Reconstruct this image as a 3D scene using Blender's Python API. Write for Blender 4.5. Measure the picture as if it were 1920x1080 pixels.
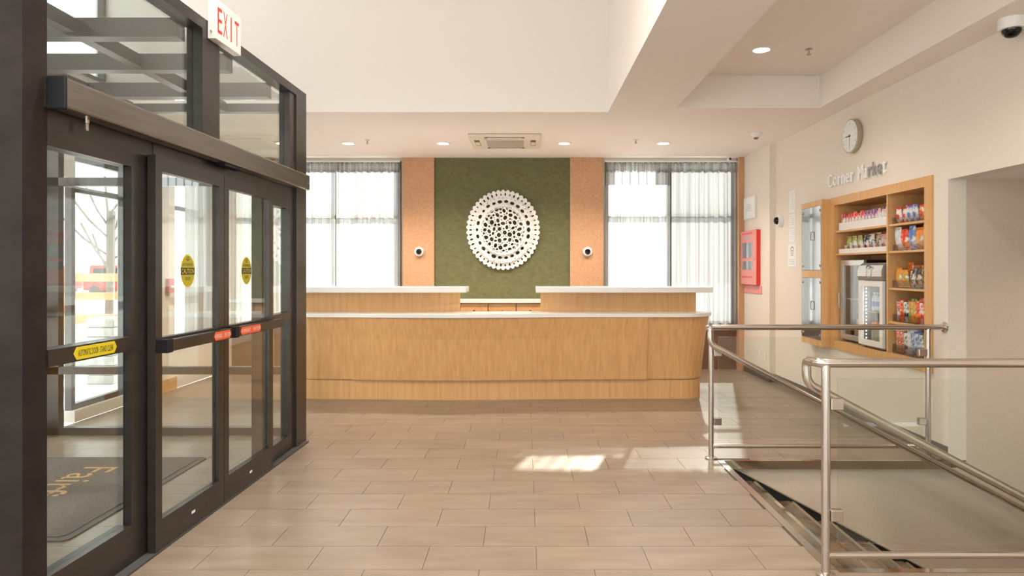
import bpy, bmesh, math, random
from mathutils import Vector, Matrix
random.seed(7)
for o in list(bpy.data.objects): bpy.data.objects.remove(o)
scene = bpy.context.scene
C = scene.collection
PI = math.pi
# ------------------------------------------------------------------ camera, world, sun, exposure
# photograph 1920x1080: focal length 1280 px, eye 1.57 m, straight-ahead point at pixel (985, 505)
F, H, CX, CY = 1280.0, 1.57, 985.0, 505.0
cam = bpy.data.cameras.new('camera'); co = bpy.data.objects.new('camera', cam); C.objects.link(co)
co.location = (0, 0, H); co.rotation_euler = (PI/2, 0, 0)
cam.sensor_width = 36; cam.lens = 36*F/1920; cam.clip_start = .05; cam.clip_end = 500
cam.shift_x = -(CX-960)/1920; cam.shift_y = -(540-CY)/1920
scene.camera = co
w = bpy.data.worlds.new('world'); scene.world = w; w.use_nodes = True
bg = w.node_tree.nodes['Background']; bg.inputs[0].default_value = (.95, .975, 1, 1); bg.inputs[1].default_value = 2.3
sun = bpy.data.lights.new('sun', 'SUN'); sun.energy = 11; sun.angle = .012; sun.color = (1, .95, .86)
so = bpy.data.objects.new('sun', sun); C.objects.link(so)
so.rotation_euler = Vector((.28, 1, .585)).to_track_quat('Z', 'Y').to_euler()
vs = scene.view_settings; vs.view_transform = 'Standard'; vs.look = 'None'; vs.gamma = 1; vs.use_curve_mapping = False
vs.exposure = 0.55

# ------------------------------------------------------------------ materials
M = {}
def mat(name, col, rough=.6, metal=0, noise=None, scale=(8, 8, 8), bump=0, coord='Object', emit=0, spec=.5, rand=0, detail=4, trans=0):
    m = bpy.data.materials.new(name); m.use_nodes = True
    nt = m.node_tree; b = nt.nodes['Principled BSDF']
    b.inputs['Base Color'].default_value = (*col, 1); b.inputs['Roughness'].default_value = rough
    b.inputs['Metallic'].default_value = metal; b.inputs['Specular IOR Level'].default_value = spec
    if emit:
        b.inputs['Emission Color'].default_value = (*col, 1); b.inputs['Emission Strength'].default_value = emit
    if noise or bump or rand:
        if coord == 'World':
            out = nt.nodes.new('ShaderNodeNewGeometry').outputs['Position']
        else:
            out = nt.nodes.new('ShaderNodeTexCoord').outputs[coord]
        mp = nt.nodes.new('ShaderNodeMapping'); mp.inputs['Scale'].default_value = scale
        nt.links.new(out, mp.inputs[0])
        n = nt.nodes.new('ShaderNodeTexNoise'); n.inputs['Scale'].default_value = 1; n.inputs['Detail'].default_value = detail
        n.inputs['Roughness'].default_value = .6
        nt.links.new(mp.outputs[0], n.inputs['Vector'])
        last = None
        if noise:
            r = nt.nodes.new('ShaderNodeValToRGB')
            r.color_ramp.elements[0].position = .3; r.color_ramp.elements[1].position = .7
            r.color_ramp.elements[0].color = (*noise, 1); r.color_ramp.elements[1].color = (*col, 1)
            nt.links.new(n.outputs[0], r.inputs[0]); last = r.outputs[0]
            nt.links.new(last, b.inputs['Base Color'])
        if rand and last:
            oi = nt.nodes.new('ShaderNodeObjectInfo'); hs = nt.nodes.new('ShaderNodeHueSaturation')
            mr = nt.nodes.new('ShaderNodeMapRange'); mr.inputs[3].default_value = 1-rand; mr.inputs[4].default_value = 1+rand
            nt.links.new(oi.outputs['Random'], mr.inputs[0]); nt.links.new(mr.outputs[0], hs.inputs['Value'])
            nt.links.new(last, hs.inputs['Color']); nt.links.new(hs.outputs[0], b.inputs['Base Color'])
        if bump:
            bp = nt.nodes.new('ShaderNodeBump'); bp.inputs['Strength'].default_value = bump; bp.inputs['Distance'].default_value = .004
            nt.links.new(n.outputs[0], bp.inputs['Height']); nt.links.new(bp.outputs[0], b.inputs['Normal'])
    M[name] = m
    return m
def glassmat(name, tint, refl=.035, gl=(1, 1, 1)):
    m = bpy.data.materials.new(name); m.use_nodes = True; nt = m.node_tree
    nt.nodes.remove(nt.nodes['Principled BSDF']); out = nt.nodes['Material Output']
    t = nt.nodes.new('ShaderNodeBsdfTransparent'); t.inputs[0].default_value = (*tint, 1)
    g = nt.nodes.new('ShaderNodeBsdfGlossy'); g.inputs['Roughness'].default_value = .0; g.inputs['Color'].default_value = (*gl, 1)
    f = nt.nodes.new('ShaderNodeLayerWeight'); f.inputs[0].default_value = .5   # two-sided reflectance of a thin pane
    p5 = nt.nodes.new('ShaderNodeMath'); p5.operation = 'POWER'; p5.inputs[1].default_value = 4.0
    ma = nt.nodes.new('ShaderNodeMath'); ma.operation = 'MULTIPLY_ADD'; ma.inputs[1].default_value = .9; ma.inputs[2].default_value = refl
    nt.links.new(f.outputs['Facing'], p5.inputs[0]); nt.links.new(p5.outputs[0], ma.inputs[0])
    x = nt.nodes.new('ShaderNodeMixShader')
    nt.links.new(ma.outputs[0], x.inputs[0]); nt.links.new(t.outputs[0], x.inputs[1]); nt.links.new(g.outputs[0], x.inputs[2])
    nt.links.new(x.outputs[0], out.inputs[0]); M[name] = m
def sheer(name, see, col):
    m = bpy.data.materials.new(name); m.use_nodes = True; nt = m.node_tree
    nt.nodes.remove(nt.nodes['Principled BSDF']); out = nt.nodes['Material Output']
    t = nt.nodes.new('ShaderNodeBsdfTransparent')
    d = nt.nodes.new('ShaderNodeBsdfDiffuse'); d.inputs[0].default_value = (*col, 1)
    l = nt.nodes.new('ShaderNodeBsdfTranslucent'); l.inputs[0].default_value = (*col, 1)
    x = nt.nodes.new('ShaderNodeMixShader'); x.inputs[0].default_value = .62
    nt.links.new(d.outputs[0], x.inputs[1]); nt.links.new(l.outputs[0], x.inputs[2])
    x.inputs[0].default_value = .5
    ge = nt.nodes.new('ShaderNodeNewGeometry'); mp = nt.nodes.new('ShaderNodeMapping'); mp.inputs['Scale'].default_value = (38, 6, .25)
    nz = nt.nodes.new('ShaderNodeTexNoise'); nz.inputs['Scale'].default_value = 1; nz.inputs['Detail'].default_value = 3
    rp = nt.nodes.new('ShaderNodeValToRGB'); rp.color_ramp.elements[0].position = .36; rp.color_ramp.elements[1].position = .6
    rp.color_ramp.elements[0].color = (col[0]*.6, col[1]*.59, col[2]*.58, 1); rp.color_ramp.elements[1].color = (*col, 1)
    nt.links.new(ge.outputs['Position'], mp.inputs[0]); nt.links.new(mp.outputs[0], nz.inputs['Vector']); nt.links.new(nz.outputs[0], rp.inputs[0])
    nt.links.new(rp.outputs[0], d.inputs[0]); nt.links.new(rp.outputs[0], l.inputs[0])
    y = nt.nodes.new('ShaderNodeMixShader'); y.inputs[0].default_value = see
    nt.links.new(x.outputs[0], y.inputs[1]); nt.links.new(t.outputs[0], y.inputs[2])
    nt.links.new(y.outputs[0], out.inputs[0]); M[name] = m

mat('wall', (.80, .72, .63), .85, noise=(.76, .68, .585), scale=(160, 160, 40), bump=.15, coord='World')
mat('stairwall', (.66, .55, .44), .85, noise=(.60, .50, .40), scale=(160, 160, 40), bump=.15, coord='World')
mat('ceil', (.85, .775, .715), .9)
mat('tile', (.285, .222, .168), .3, noise=(.205, .155, .112), scale=(2.2, 9, 9), coord='World', rand=.06, bump=.03, detail=7)
mat('grout', (.11, .085, .065), .9)
mat('oak', (.75, .43, .185), .42, noise=(.62, .325, .12), scale=(26, 26, 1.3), coord='World', detail=6)
mat('oakh', (.75, .45, .20), .42, noise=(.64, .345, .135), scale=(26, 2.5, 26), coord='World', detail=6)
mat('tan', (.62, .36, .205), .8, noise=(.50, .27, .145), scale=(40, 40, 40), coord='World', bump=.3)
mat('green', (.15, .145, .06), .75, noise=(.105, .103, .04), scale=(14, 14, 20), coord='World', bump=.2, detail=8)
mat('white', (.83, .80, .77), .4)
mat('plaster', (.80, .74, .66), .6)
mat('solid', (.84, .81, .77), .25)
mat('bronze', (.060, .053, .047), .3, metal=.7, noise=(.082, .072, .064), scale=(3, 3, 9), coord='World')
mat('column', (.020, .015, .013), .6, spec=.12, noise=(.036, .028, .024), scale=(3, 3, 5), coord='World')
mat('headmetal', (.27, .245, .225), .28, metal=.9, noise=(.21, .19, .17), scale=(40, 2, 40), coord='World')
mat('dark', (.010, .010, .012), .55, spec=.25)
mat('black', (.008, .008, .008), .6)
mat('alu', (.55, .54, .52), .35, metal=.9)
mat('steel', (.62, .56, .51), .22, metal=1)
mat('mirrorsteel', (.60, .54, .47), .08, metal=1)
mat('stone', (.045, .037, .032), .12, noise=(.22, .155, .09), scale=(5, 3, 5), coord='World', detail=9)
mat('base', (.09, .075, .06), .35)
mat('brownwall', (.17, .085, .045), .55)
mat('red', (.72, .03, .015), .45)
mat('pink', (.80, .30, .27), .5)
mat('rim', (.47, .39, .29), .35, metal=.5)
mat('paper', (.85, .84, .82), .7)
mat('ink', (.03, .03, .03), .6)
mat('greyink', (.35, .34, .33), .6)
mat('exitred', (.80, .04, .03), .5)
mat('yellow', (.70, .56, .01), .45)
mat('olive', (.48, .40, .015), .5)
mat('orange', (.88, .12, .03), .5)
mat('carpet', (.075, .066, .058), .95, noise=(.17, .15, .13), scale=(110, 110, 110), coord='World', bump=.6)
mat('rubber', (.06, .06, .058), .6)
mat('gold', (.55, .33, .13), .9)
mat('lamp', (1, .90, .74), .5, emit=9)
mat('led', (.95, .97, 1), .5, emit=16)
mat('signwhite', (.93, .92, .90), .4)
mat('ac', (.74, .66, .54), .5)
mat('acdark', (.20, .15, .10), .7)
mat('acslot', (.12, .09, .05), .7)
mat('frost', (.46, .47, .47), .06, metal=.85)
mat('silver', (.60, .59, .57), .25, metal=.7)
mat('fridgein', (.42, .44, .45), .5)
mat('water', (.60, .68, .74), .15)
mat('bluelabel', (.12, .17, .50), .4)
mat('snow', (.82, .84, .87), .9)
mat('timber', (.62, .34, .15), .8, noise=(.5, .26, .11), scale=(3, 3, 20))
mat('rock', (.40, .38, .36), .9, noise=(.62, .60, .58), scale=(6, 6, 6), bump=.5)
mat('bark', (.16, .12, .10), .9)
mat('clad', (.50, .27, .12), .8, noise=(.42, .22, .10), scale=(1, 1, 14))
glassmat('glass', (.955, .975, .96))
glassmat('railglass', (.945, .968, .95))
glassmat('bin', (.86, .87, .87), .03)
glassmat('domeglass', (.10, .10, .11))
sheer('sheer', .06, (.46, .452, .447)); sheer('sheer_dense', .05, (.29, .282, .278)); sheer('band', .03, (.36, .34, .31))
def colmat(rgb):
    k = 'c%03d%03d%03d' % tuple(int(v*255) for v in rgb)
    if k not in M: mat(k, rgb, .28)
    return k

# ------------------------------------------------------------------ helpers
def link(name, me, parent=None, loc=None, rot=None):
    o = bpy.data.objects.new(name, me); C.objects.link(o)
    if parent is not None: o.parent = parent
    if loc is not None: o.location = loc
    if rot is not None: o.rotation_euler = rot
    return o
class B:
    """collects geometry of one mesh, several materials allowed"""
    def __init__(s): s.v = []; s.f = []; s.m = []; s.mats = []; s.sm = []
    def mi(s, m):
        if m not in s.mats: s.mats.append(m)
        return s.mats.index(m)
    def add(s, vs_, fs, m, smooth=False):
        b = len(s.v); k = s.mi(m); s.v += [tuple(v) for v in vs_]
        for f in fs: s.f.append([i+b for i in f]); s.m.append(k); s.sm.append(smooth)
        return s
    def box(s, x0, x1, y0, y1, z0, z1, m):
        v = [(x, y, z) for z in (z0, z1) for y in (y0, y1) for x in (x0, x1)]
        return s.add(v, [(0, 2, 3, 1), (4, 5, 7, 6), (0, 1, 5, 4), (2, 6, 7, 3), (0, 4, 6, 2), (1, 3, 7, 5)], m)
    def lathe(s, prof, m, c=(0, 0, 0), axis='z', n=24, sx=1, sy=1):
        vs_, fs = [], []
        for r, h in prof:
            for i in range(n):
                a = 2*PI*i/n; p = (r*math.cos(a)*sx, r*math.sin(a)*sy, h)
                if axis == 'x': p = (p[2], p[0], p[1])
                if axis == '-x': p = (-p[2], p[0], p[1])
                if axis == '-y': p = (p[0], -p[2], p[1])
                vs_.append((p[0]+c[0], p[1]+c[1], p[2]+c[2]))
        for k in range(len(prof)-1):
            for i in range(n):
                j = (i+1) % n; fs.append((k*n+i, k*n+j, (k+1)*n+j, (k+1)*n+i))
        fs.append(tuple(range(n))[::-1]); fs.append(tuple((len(prof)-1)*n+i for i in range(n)))
        return s.add(vs_, fs, m, True)
    def tube(s, pts, r, m, n=14):
        pts = [Vector(p) for p in pts]; vs_, fs = [], []; up = None
        for i, p in enumerate(pts):
            d = (pts[min(i+1, len(pts)-1)]-pts[max(i-1, 0)]).normalized()
            if up is None: up = Vector((0, 0, 1)) if abs(d.z) < .9 else Vector((0, 1, 0))
            a = d.cross(up).normalized(); up = a.cross(d).normalized()
            for k in range(n):
                t = 2*PI*k/n; vs_.append(p+a*(r*math.cos(t))+up*(r*math.sin(t)))
        for i in range(len(pts)-1):
            for k in range(n):
                j = (k+1) % n; fs.append((i*n+k, i*n+j, (i+1)*n+j, (i+1)*n+k))
        fs.append(tuple(range(n))[::-1]); fs.append(tuple((len(pts)-1)*n+k for k in range(n)))
        return s.add(vs_, fs, m, True)
    def mesh(s, name):
        me = bpy.data.meshes.new(name); me.from_pydata(s.v, [], s.f)
        for m in s.mats: me.materials.append(M[m])
        me.polygons.foreach_set('material_index', s.m); me.polygons.foreach_set('use_smooth', s.sm)
        bm = bmesh.new(); bm.from_mesh(me); bmesh.ops.recalc_face_normals(bm, faces=bm.faces); bm.to_mesh(me); bm.free()
        if any(s.sm): 
            try: me.set_sharp_from_angle(angle=.7)
            except Exception: pass
        return me
    def obj(s, name, parent=None, loc=None, rot=None, bevel=0):
        o = link(name, s.mesh(name), parent, loc, rot)
        if bevel:
            bv = o.modifiers.new('bevel', 'BEVEL'); bv.width = bevel; bv.segments = 2; bv.limit_method = 'ANGLE'
        return o
def box(name, x0, x1, y0, y1, z0, z1, m, parent=None, bevel=0):
    return B().box(x0, x1, y0, y1, z0, z1, m).obj(name, parent, bevel=bevel)
def tag(o, label, cat=None, group=None):
    o['label'] = label
    if cat: o['category'] = cat
    if group: o['group'] = group
    return o
def struct(o, label=None):
    o['kind'] = 'structure'
    if label: o['label'] = label
    return o
def empty(name, loc=(0, 0, 0), rz=0):
    o = bpy.data.objects.new(name, None); C.objects.link(o); o.location = loc; o.rotation_euler = (0, 0, rz)
    o.empty_display_size = .1
    return o
def thing(name, label, cat, loc=(0, 0, 0), rz=0, group=None):
    return tag(empty(name, loc, rz), label, cat, group)
def bend(pts, r, n=6):
    """polyline with rounded corners"""
    pts = [Vector(p) for p in pts]; out = [pts[0]]
    for i in range(1, len(pts)-1):
        a, b, c = pts[i-1], pts[i], pts[i+1]
        u = (a-b).normalized(); v = (c-b).normalized(); q = min(r, (a-b).length*.49, (c-b).length*.49)
        for k in range(n+1):
            t = k/n; out.append((b+u*q)*(1-t)**2+b*2*t*(1-t)+(b+v*q)*t*t)
    out.append(pts[-1]); return out
def text_geo(body, width=None, height=None, depth=.0, space=1.0):
    """flat lettering as verts and faces in x (reading direction), y (up), z (towards reader), centred"""
    cu = bpy.data.curves.new('t', 'FONT'); cu.body = body; cu.size = 1; cu.extrude = .05 if depth else 0; cu.space_character = space
    cu.resolution_u = 3
    o = bpy.data.objects.new('t', cu); C.objects.link(o); bpy.context.view_layer.update()
    me = bpy.data.meshes.new_from_object(o.evaluated_get(bpy.context.evaluated_depsgraph_get()))
    vs_ = [v.co.copy() for v in me.vertices]; fs = [tuple(p.vertices) for p in me.polygons]
    bpy.data.objects.remove(o); bpy.data.curves.remove(cu); bpy.data.meshes.remove(me)
    x0 = min(v.x for v in vs_); x1 = max(v.x for v in vs_); y0 = min(v.y for v in vs_); y1 = max(v.y for v in vs_)
    sx = width/(x1-x0) if width else height/(y1-y0)
    sy = height/(y1-y0) if height else sx
    return [((v.x-(x0+x1)/2)*sx, (v.y-(y0+y1)/2)*sy, (v.z*depth/.1 if depth else 0)) for v in vs_], fs

# ------------------------------------------------------------------ floor and its tiles
WX, CEIL = 3.48, 3.316            # right wall plane, low ceiling height
SX, SY0, SY1 = 1.575, 3.569, 5.60  # stairwell opening
floor = struct(B().box(-4.62, SX, -3, 10.9, -.25, -.005, 'grout').box(SX, WX+.15, -3, 3.53, -.25, -.005, 'grout')
               .box(SX, WX+.15, 5.625, 10.9, -.25, -.005, 'grout').obj('floor'), 'beige rectangular floor tiles laid in running bond')
cache = {}
rest = B()
def tile(x0, x1, y0, y1, single):
    g = .0016; x0 += g; x1 -= g; y0 += g; y1 -= g
    if x1-x0 < .02 or y1-y0 < .02: return
    if not single:
        rest.box(x0, x1, y0, y1, -.005, 0, 'tile'); return
    k = (round(x1-x0, 3), round(y1-y0, 3))
    if k not in cache: cache[k] = B().box(-k[0]/2, k[0]/2, -k[1]/2, k[1]/2, -.005, 0, 'tile').mesh('floor_tile')
    link('floor_tile', cache[k], floor, ((x0+x1)/2, (y0+y1)/2, 0))
for k in range(-22, 25):
    y0 = SY0+.3*k; y1 = min(y0+.3, 10.74); y0 = max(y0, -3)
    off = .06 if k % 2 == 0 else .36
    for i in range(-9, 7):
        x0 = max(off+.6*i, -4.6); x1 = min(off+.6*(i+1), WX)
        if x1 <= x0: continue
        vis = (y0 > 3.2 and y1 < 8.5 and x1 > -2.3) or (y0 > 3.2 and y1 < 7.9 and x1 > -4.3 and x1 <= -2.3)
        if x0 < SX and x1 > SX and SY0-.01 < y0 < SY1: tile(x0, SX, y0, y1, vis)
        elif x0 >= SX and SY0-.01 < y0 < SY1:
            if y1 > SY1: tile(x0, x1, SY1+.04, y1, vis)
        else: tile(x0, x1, y0, y1, vis)
ro = rest.obj('floor_tile_field', floor); ro['kind'] = 'stuff'

# ------------------------------------------------------------------ walls
wr = B()
for y0, y1, z0, z1 in ((7.70, 9.5, 0, CEIL), (5.87, 7.70, 0, .73), (5.87, 7.70, 2.33, CEIL), (5.62, 5.87, 0, CEIL), (3.2, 5.62, 2.31, CEIL), (-3, 3.2, 0, CEIL)):
    wr.box(WX, WX+.15, y0, y1, z0, z1, 'wall')
wr.box(3.40, WX+.15, 9.5, 10.9, 0, CEIL, 'wall')
wr = struct(wr.obj('wall_right'), 'beige fabric-textured wall with the snack niche')
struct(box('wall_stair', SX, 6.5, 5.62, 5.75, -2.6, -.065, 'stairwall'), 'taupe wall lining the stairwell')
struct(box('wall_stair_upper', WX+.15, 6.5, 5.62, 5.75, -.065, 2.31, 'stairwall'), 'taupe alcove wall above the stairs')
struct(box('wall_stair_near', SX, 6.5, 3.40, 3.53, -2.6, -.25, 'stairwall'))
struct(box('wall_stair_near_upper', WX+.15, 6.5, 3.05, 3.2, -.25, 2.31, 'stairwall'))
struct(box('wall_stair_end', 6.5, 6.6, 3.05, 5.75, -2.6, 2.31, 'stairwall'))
struct(B().box(WX+.15, 6.6, 3.05, 5.75, 2.31, 2.4, 'ceil').obj('ceiling_stair'))
# back wall with two window openings
wb = B()
wb.box(-4.77, 3.55, 10.74, 10.9, 0, .70, 'brownwall')
wb.box(-4.77, 3.55, 10.74, 10.9, 3.27, CEIL, 'wall').box(-1.95, 1.25, 10.74, 10.9, .70, 3.27, 'wall').box(3.31, 3.55, 10.74, 10.9, .70, 3.27, 'wall').box(-4.77, -4.55, 10.74, 10.9, .7, 3.27, 'wall')
wb = struct(wb.obj('wall_back'), 'back wall with two curtained windows')
struct(box('trim_1', -1.913, -1.426, 10.66, 10.74, 0, CEIL, 'tan'), 'tan speckled pilaster on the entrance side of the green panel')
struct(box('trim_2', .70, 1.217, 10.66, 10.74, 0, CEIL, 'tan'), 'tan speckled pilaster on the alarm cabinet side of the green panel')
struct(box('trim_3', 3.32, 3.40, 10.60, 10.74, 0, CEIL, 'tan'), 'narrow tan strip in the corner')
struct(box('trim_4', -4.05, -3.95, 10.62, 10.74, 0, CEIL, 'tan'))
struct(box('trim_5', -1.426, .70, 10.69, 10.74, 0, CEIL, 'green'), 'mottled olive green wall panel behind the desk')
# left exterior wall at x=-4.62
XL = -4.62
wl = B()
wl.box(XL-.15, XL, 7.98, 9.0, 0, CEIL, 'wall').box(XL-.15, XL, 6.5, 7.0, 2.5, CEIL, 'wall').box(XL-.15, XL, 7.0, 7.98, 2.75, CEIL, 'wall').box(XL-.15, XL, 9.0, 10.9, 0, .6, 'wall').box(XL-.15, XL, 9.0, 10.9, 3.2, CEIL, 'wall')
wl.box(XL-.15, XL, -3, 2.9, 0, .3, 'wall').box(XL-.15, XL, -3, 7.7, 3.2, 3.6, 'wall').box(XL-.15, XL, -3, 7.7, 5.2, 5.5, 'wall').box(XL-.15, XL, 2.7, 3.05, 0, 3.2, 'wall').box(XL-.15, XL, 7.0, 7.98, 0, .12, 'wall')
wl = struct(wl.obj('wall_left'), 'exterior wall with tall windows beyond the vestibule')
def window(n, plane, a0, a1, z0, z1, at, vs_=(), hs=(), fr=.06, label=None):
    root = struct(empty('window_%d' % n), label)
    def bx(name, p0, p1, q0, q1, m, th):
        if plane == 'y': return box(name, p0, p1, at-th, at+th, q0, q1, m, root)
        return box(name, at-th, at+th, p0, p1, q0, q1, m, root)
    bx('window_frame', a0, a0+fr, z0, z1, 'bronze', .035); bx('window_frame', a1-fr, a1, z0, z1, 'bronze', .035)
    bx('window_frame', a0+fr, a1-fr, z0, z0+fr, 'bronze', .035); bx('window_frame', a0+fr, a1-fr, z1-fr, z1, 'bronze', .035)
    xs = [a0+fr]+[v for v in vs_]+[a1-fr]; zs = [z0+fr]+list(hs)+[z1-fr]
    for v in vs_: bx('mullion', v-.03, v+.03, z0+fr, z1-fr, 'bronze', .03)
    for h in hs: bx('transom', a0+fr, a1-fr, h-.03, h+.03, 'bronze', .028)
    for i in range(len(xs)-1):
        for j in range(len(zs)-1):
            bx('pane', xs[i]+.002, xs[i+1]-.002, zs[j]+.002, zs[j+1]-.002, 'glass', .003)
    return root
window(1, 'y', -3.95, -1.95, .70, 3.27, 10.765, (-2.96,), (2.39,), label='tall window behind sheer curtains beside the tan pilaster nearer the entrance doors')
window(2, 'y', 1.25, 3.31, .70, 3.27, 10.765, (2.27,), (2.41,), label='tall window behind sheer curtains beside the tan pilaster nearer the red alarm cabinet')
window(3, 'y', -4.55, -4.05, .70, 3.27, 10.765, (), (2.39,))
window(4, 'x', 7.0, 7.98, .12, 2.75, XL-.07, (), (.66, 2.40), label='exterior window beyond the vestibule')
window(5, 'x', 9.0, 10.7, .6, 3.2, XL-.07, (9.85,), (2.39,))
window(6, 'x', -2.9, 7.6, 3.6, 5.2, XL-.07, (-1, 1, 3, 5), ())
window(7, 'y', -4.6, 3.5, .1, 3.2, -2.95, (-3, -1.5, 0, 1.5), (2.4,))
window(8, 'x', -2.9, 2.7, .3, 3.2, XL-.07, (-1, 1), (2.4,))
window(9, 'y', -4.6, .9, 3.6, 5.3, -2.95, (-3, -1.5), ())
struct(B().box(-4.77, 1, -3.05, -2.9, 5.3, 5.5, 'wall').box(-4.77, 3.6, -3.05, -2.9, 3.2, 3.6, 'wall').obj('wall_front'))
# baseboards
struct(B().box(WX-.012, WX, 5.62, 9.5, 0, .11, 'base').obj('baseboard_right'))
struct(B().box(3.388, 3.40, 9.488, 10.6, 0, .11, 'base').box(3.40, WX, 9.488, 9.5, 0, .11, 'base').obj('baseboard_corner'))
struct(B().box(XL, XL+.03, 7.98, 9.0, 0, .16, 'oakh').obj('baseboard_left'))
# ------------------------------------------------------------------ ceilings
ceil = struct(box('ceiling', -4.77, 3.63, 7.75, 10.9, CEIL, 3.45, 'ceil'), 'low flat ceiling over the reception')
struct(box('ceiling_high', -4.77, 1.0, -3, 7.6, 5.5, 5.6, 'ceil'))
struct(box('ceiling_bulkhead_face', -4.77, .918, 7.58, 7.75, CEIL, 5.5, 'ceil'), 'tall plain bulkhead face above the reception ceiling')
struct(box('ceiling_bulkhead_side', .918, 1.63, -3, 7.75, CEIL, 5.5, 'ceil'), 'deep dropped beam running beside the raised ceiling')
struct(B().box(1.63, 3.18, -3, 7.38, 3.66, 3.8, 'ceil').box(1.63, 3.18, 7.38, 7.75, CEIL, 3.8, 'ceil').box(3.18, WX+.15, -3, 7.75, CEIL, 3.8, 'ceil').obj('ceiling_coffer'), 'recessed ceiling coffer beside the right wall')
# ------------------------------------------------------------------ stairs
st = struct(empty('stairs'), 'flight of dark polished stairs going down behind the railings')
RUN, RISE = .31, .165
box('floor_nosing', SX, SX+.05, SY0, SY1, -.05, .004, 'steel', st)
for i in range(1, 13):
    x0 = SX+RUN*(i-1); z = -RISE*i
    box('tread', x0+.012, x0+RUN-.03, 3.53, 5.60, z-.05, z, 'stone', st)
    box('nosing', x0+RUN-.03, x0+RUN, 3.53, 5.60, z-.05, z+.003, 'mirrorsteel', st)
    box('riser', x0, x0+.012, 3.53, 5.60, z-.02, z+RISE-.05, 'black', st)
B().add([(SX+.06, 5.605, -.02), (SX+.06+4.0, 5.605, -.02-4.0*.527), (SX+.06+4.0, 5.605, -.5-4.0*.527), (SX+.06, 5.605, -.5),
         (SX+.06, 5.62, -.02), (SX+.06+4.0, 5.62, -.02-4.0*.527), (SX+.06+4.0, 5.62, -.5-4.0*.527), (SX+.06, 5.62, -.5)],
        [(0, 1, 2, 3), (4, 7, 6, 5), (0, 4, 5, 1), (1, 5, 6, 2), (2, 6, 7, 3), (3, 7, 4, 0)], 'black').obj('skirting', st)
B().tube([(SX+.06, 5.605, -.02), (SX+.06+4.0, 5.605, -.02-4.0*.527)], .007, 'rim').obj('skirting_cap', st)
box('landing', SX+12*RUN, 6.5, 3.53, 5.62, -2.2, -2.0, 'stone', st)
struct(box('trim_6', SX+.05, WX, 5.585, 5.62, -.065, .004, 'mirrorsteel'), 'polished steel edge strip along the far side of the stairwell')
struct(box('trim_7', SX+.05, WX, 3.53, 3.575, -.065, .004, 'mirrorsteel'), 'polished steel edge strip along the near side of the stairwell')

# ------------------------------------------------------------------ railings
def railing(y, inner, label, flange):
    t = thing('stair_railing', label, 'railing', (0, 0, 0), 0, 'stair railings')
    px = SX-.035; r = .0235; ztop = 1.09
    for x in (px, 3.34):
        B().tube([(x, y, .0), (x, y, ztop-.01)], r*.92, 'steel').obj('post', t)
        B().lathe([(.048, 0), (.048, .012), (.03, .018)], 'steel', (x, y, 0)).obj('base_flange', t)
    s = .527
    xl = px-.045; zl = .965
    path = bend([(WX-.004, y, ztop), (xl+.02, y, ztop), (xl, (y+inner)/2, ztop), (xl, inner, ztop-.002), (xl, inner, zl), (4.3, inner, zl-(4.3-xl)*s)], .05)
    B().tube(path, r, 'steel').obj('handrail', t)
    B().lathe([(.045, 0), (.045, .012), (.03, .02)], 'steel', (WX, y, ztop), '-x').obj('wall_flange', t)
    B().tube([(px, y, .105), (3.34, y, .105)], r*.8, 'steel').obj('bottom_rail', t)
    box('glass_panel', px+.06, 3.29, y-.006, y+.006, .165, 1.01, 'railglass', t)
    for x, d in ((px, 1), (3.34, -1)):
        for z in (.88, .31):
            B().box(min(x+d*.02, x+d*.085), max(x+d*.02, x+d*.085), y-.018, y+.018, z-.03, z+.03, 'steel').obj('glass_clamp', t, bevel=.005)
    return t
railing(5.66, 5.52, 'brushed steel and glass railing with round flange on the wall below the snack niche', True)
railing(3.50, 3.63, 'brushed steel and glass railing across the stairwell from the snack niche', True)

# ------------------------------------------------------------------ reception desk
def bump(x): return math.exp(-((x+.9)/1.2)**2)
def path_pts(off):
    """front line of the desk seen from above, offset outwards"""
    xl, xr, r = -2.80, 2.19, .28
    pts = []
    yb = lambda x: 8.27-.09*bump(x)
    for k in range(0, 9):
        a = PI-PI/2*k/8; pts.append((xl+r+(r+off)*math.cos(a), yb(xl+r)+r-(r+off)*math.sin(a)))
    n = 40
    for k in range(1, n):
        x = xl+r+(xr-xl-2*r)*k/n; pts.append((x, yb(x)-off*(1+.5*bump(x))))
    for k in range(0, 9):
        a = PI/2-PI/2*k/8; pts.append((xr-r+(r+off)*math.cos(a), yb(xr-r)+r-(r+off)*math.sin(a)))
    return [(pts[0][0], 9.0)]+pts+[(pts[-1][0], 9.0)]
desk = thing('reception_desk', 'long curved oak reception desk with white counters', 'desk', (0, 0, 0))
def band(offs_z, m, name, i0=0, i1=None, parent=desk):
    rows = [path_pts(o)[i0:i1] for o, z in offs_z]; n = len(rows[0]); v = []; f = []
    for (o, z), r in zip(offs_z, rows): v += [(x, y, z) for x, y in r]
    for k in range(len(rows)-1):
        for i in range(n-1): f.append((k*n+i, k*n+i+1, (k+1)*n+i+1, (k+1)*n+i))
    return B().add(v, f, m, False).obj(name, parent)
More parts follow.
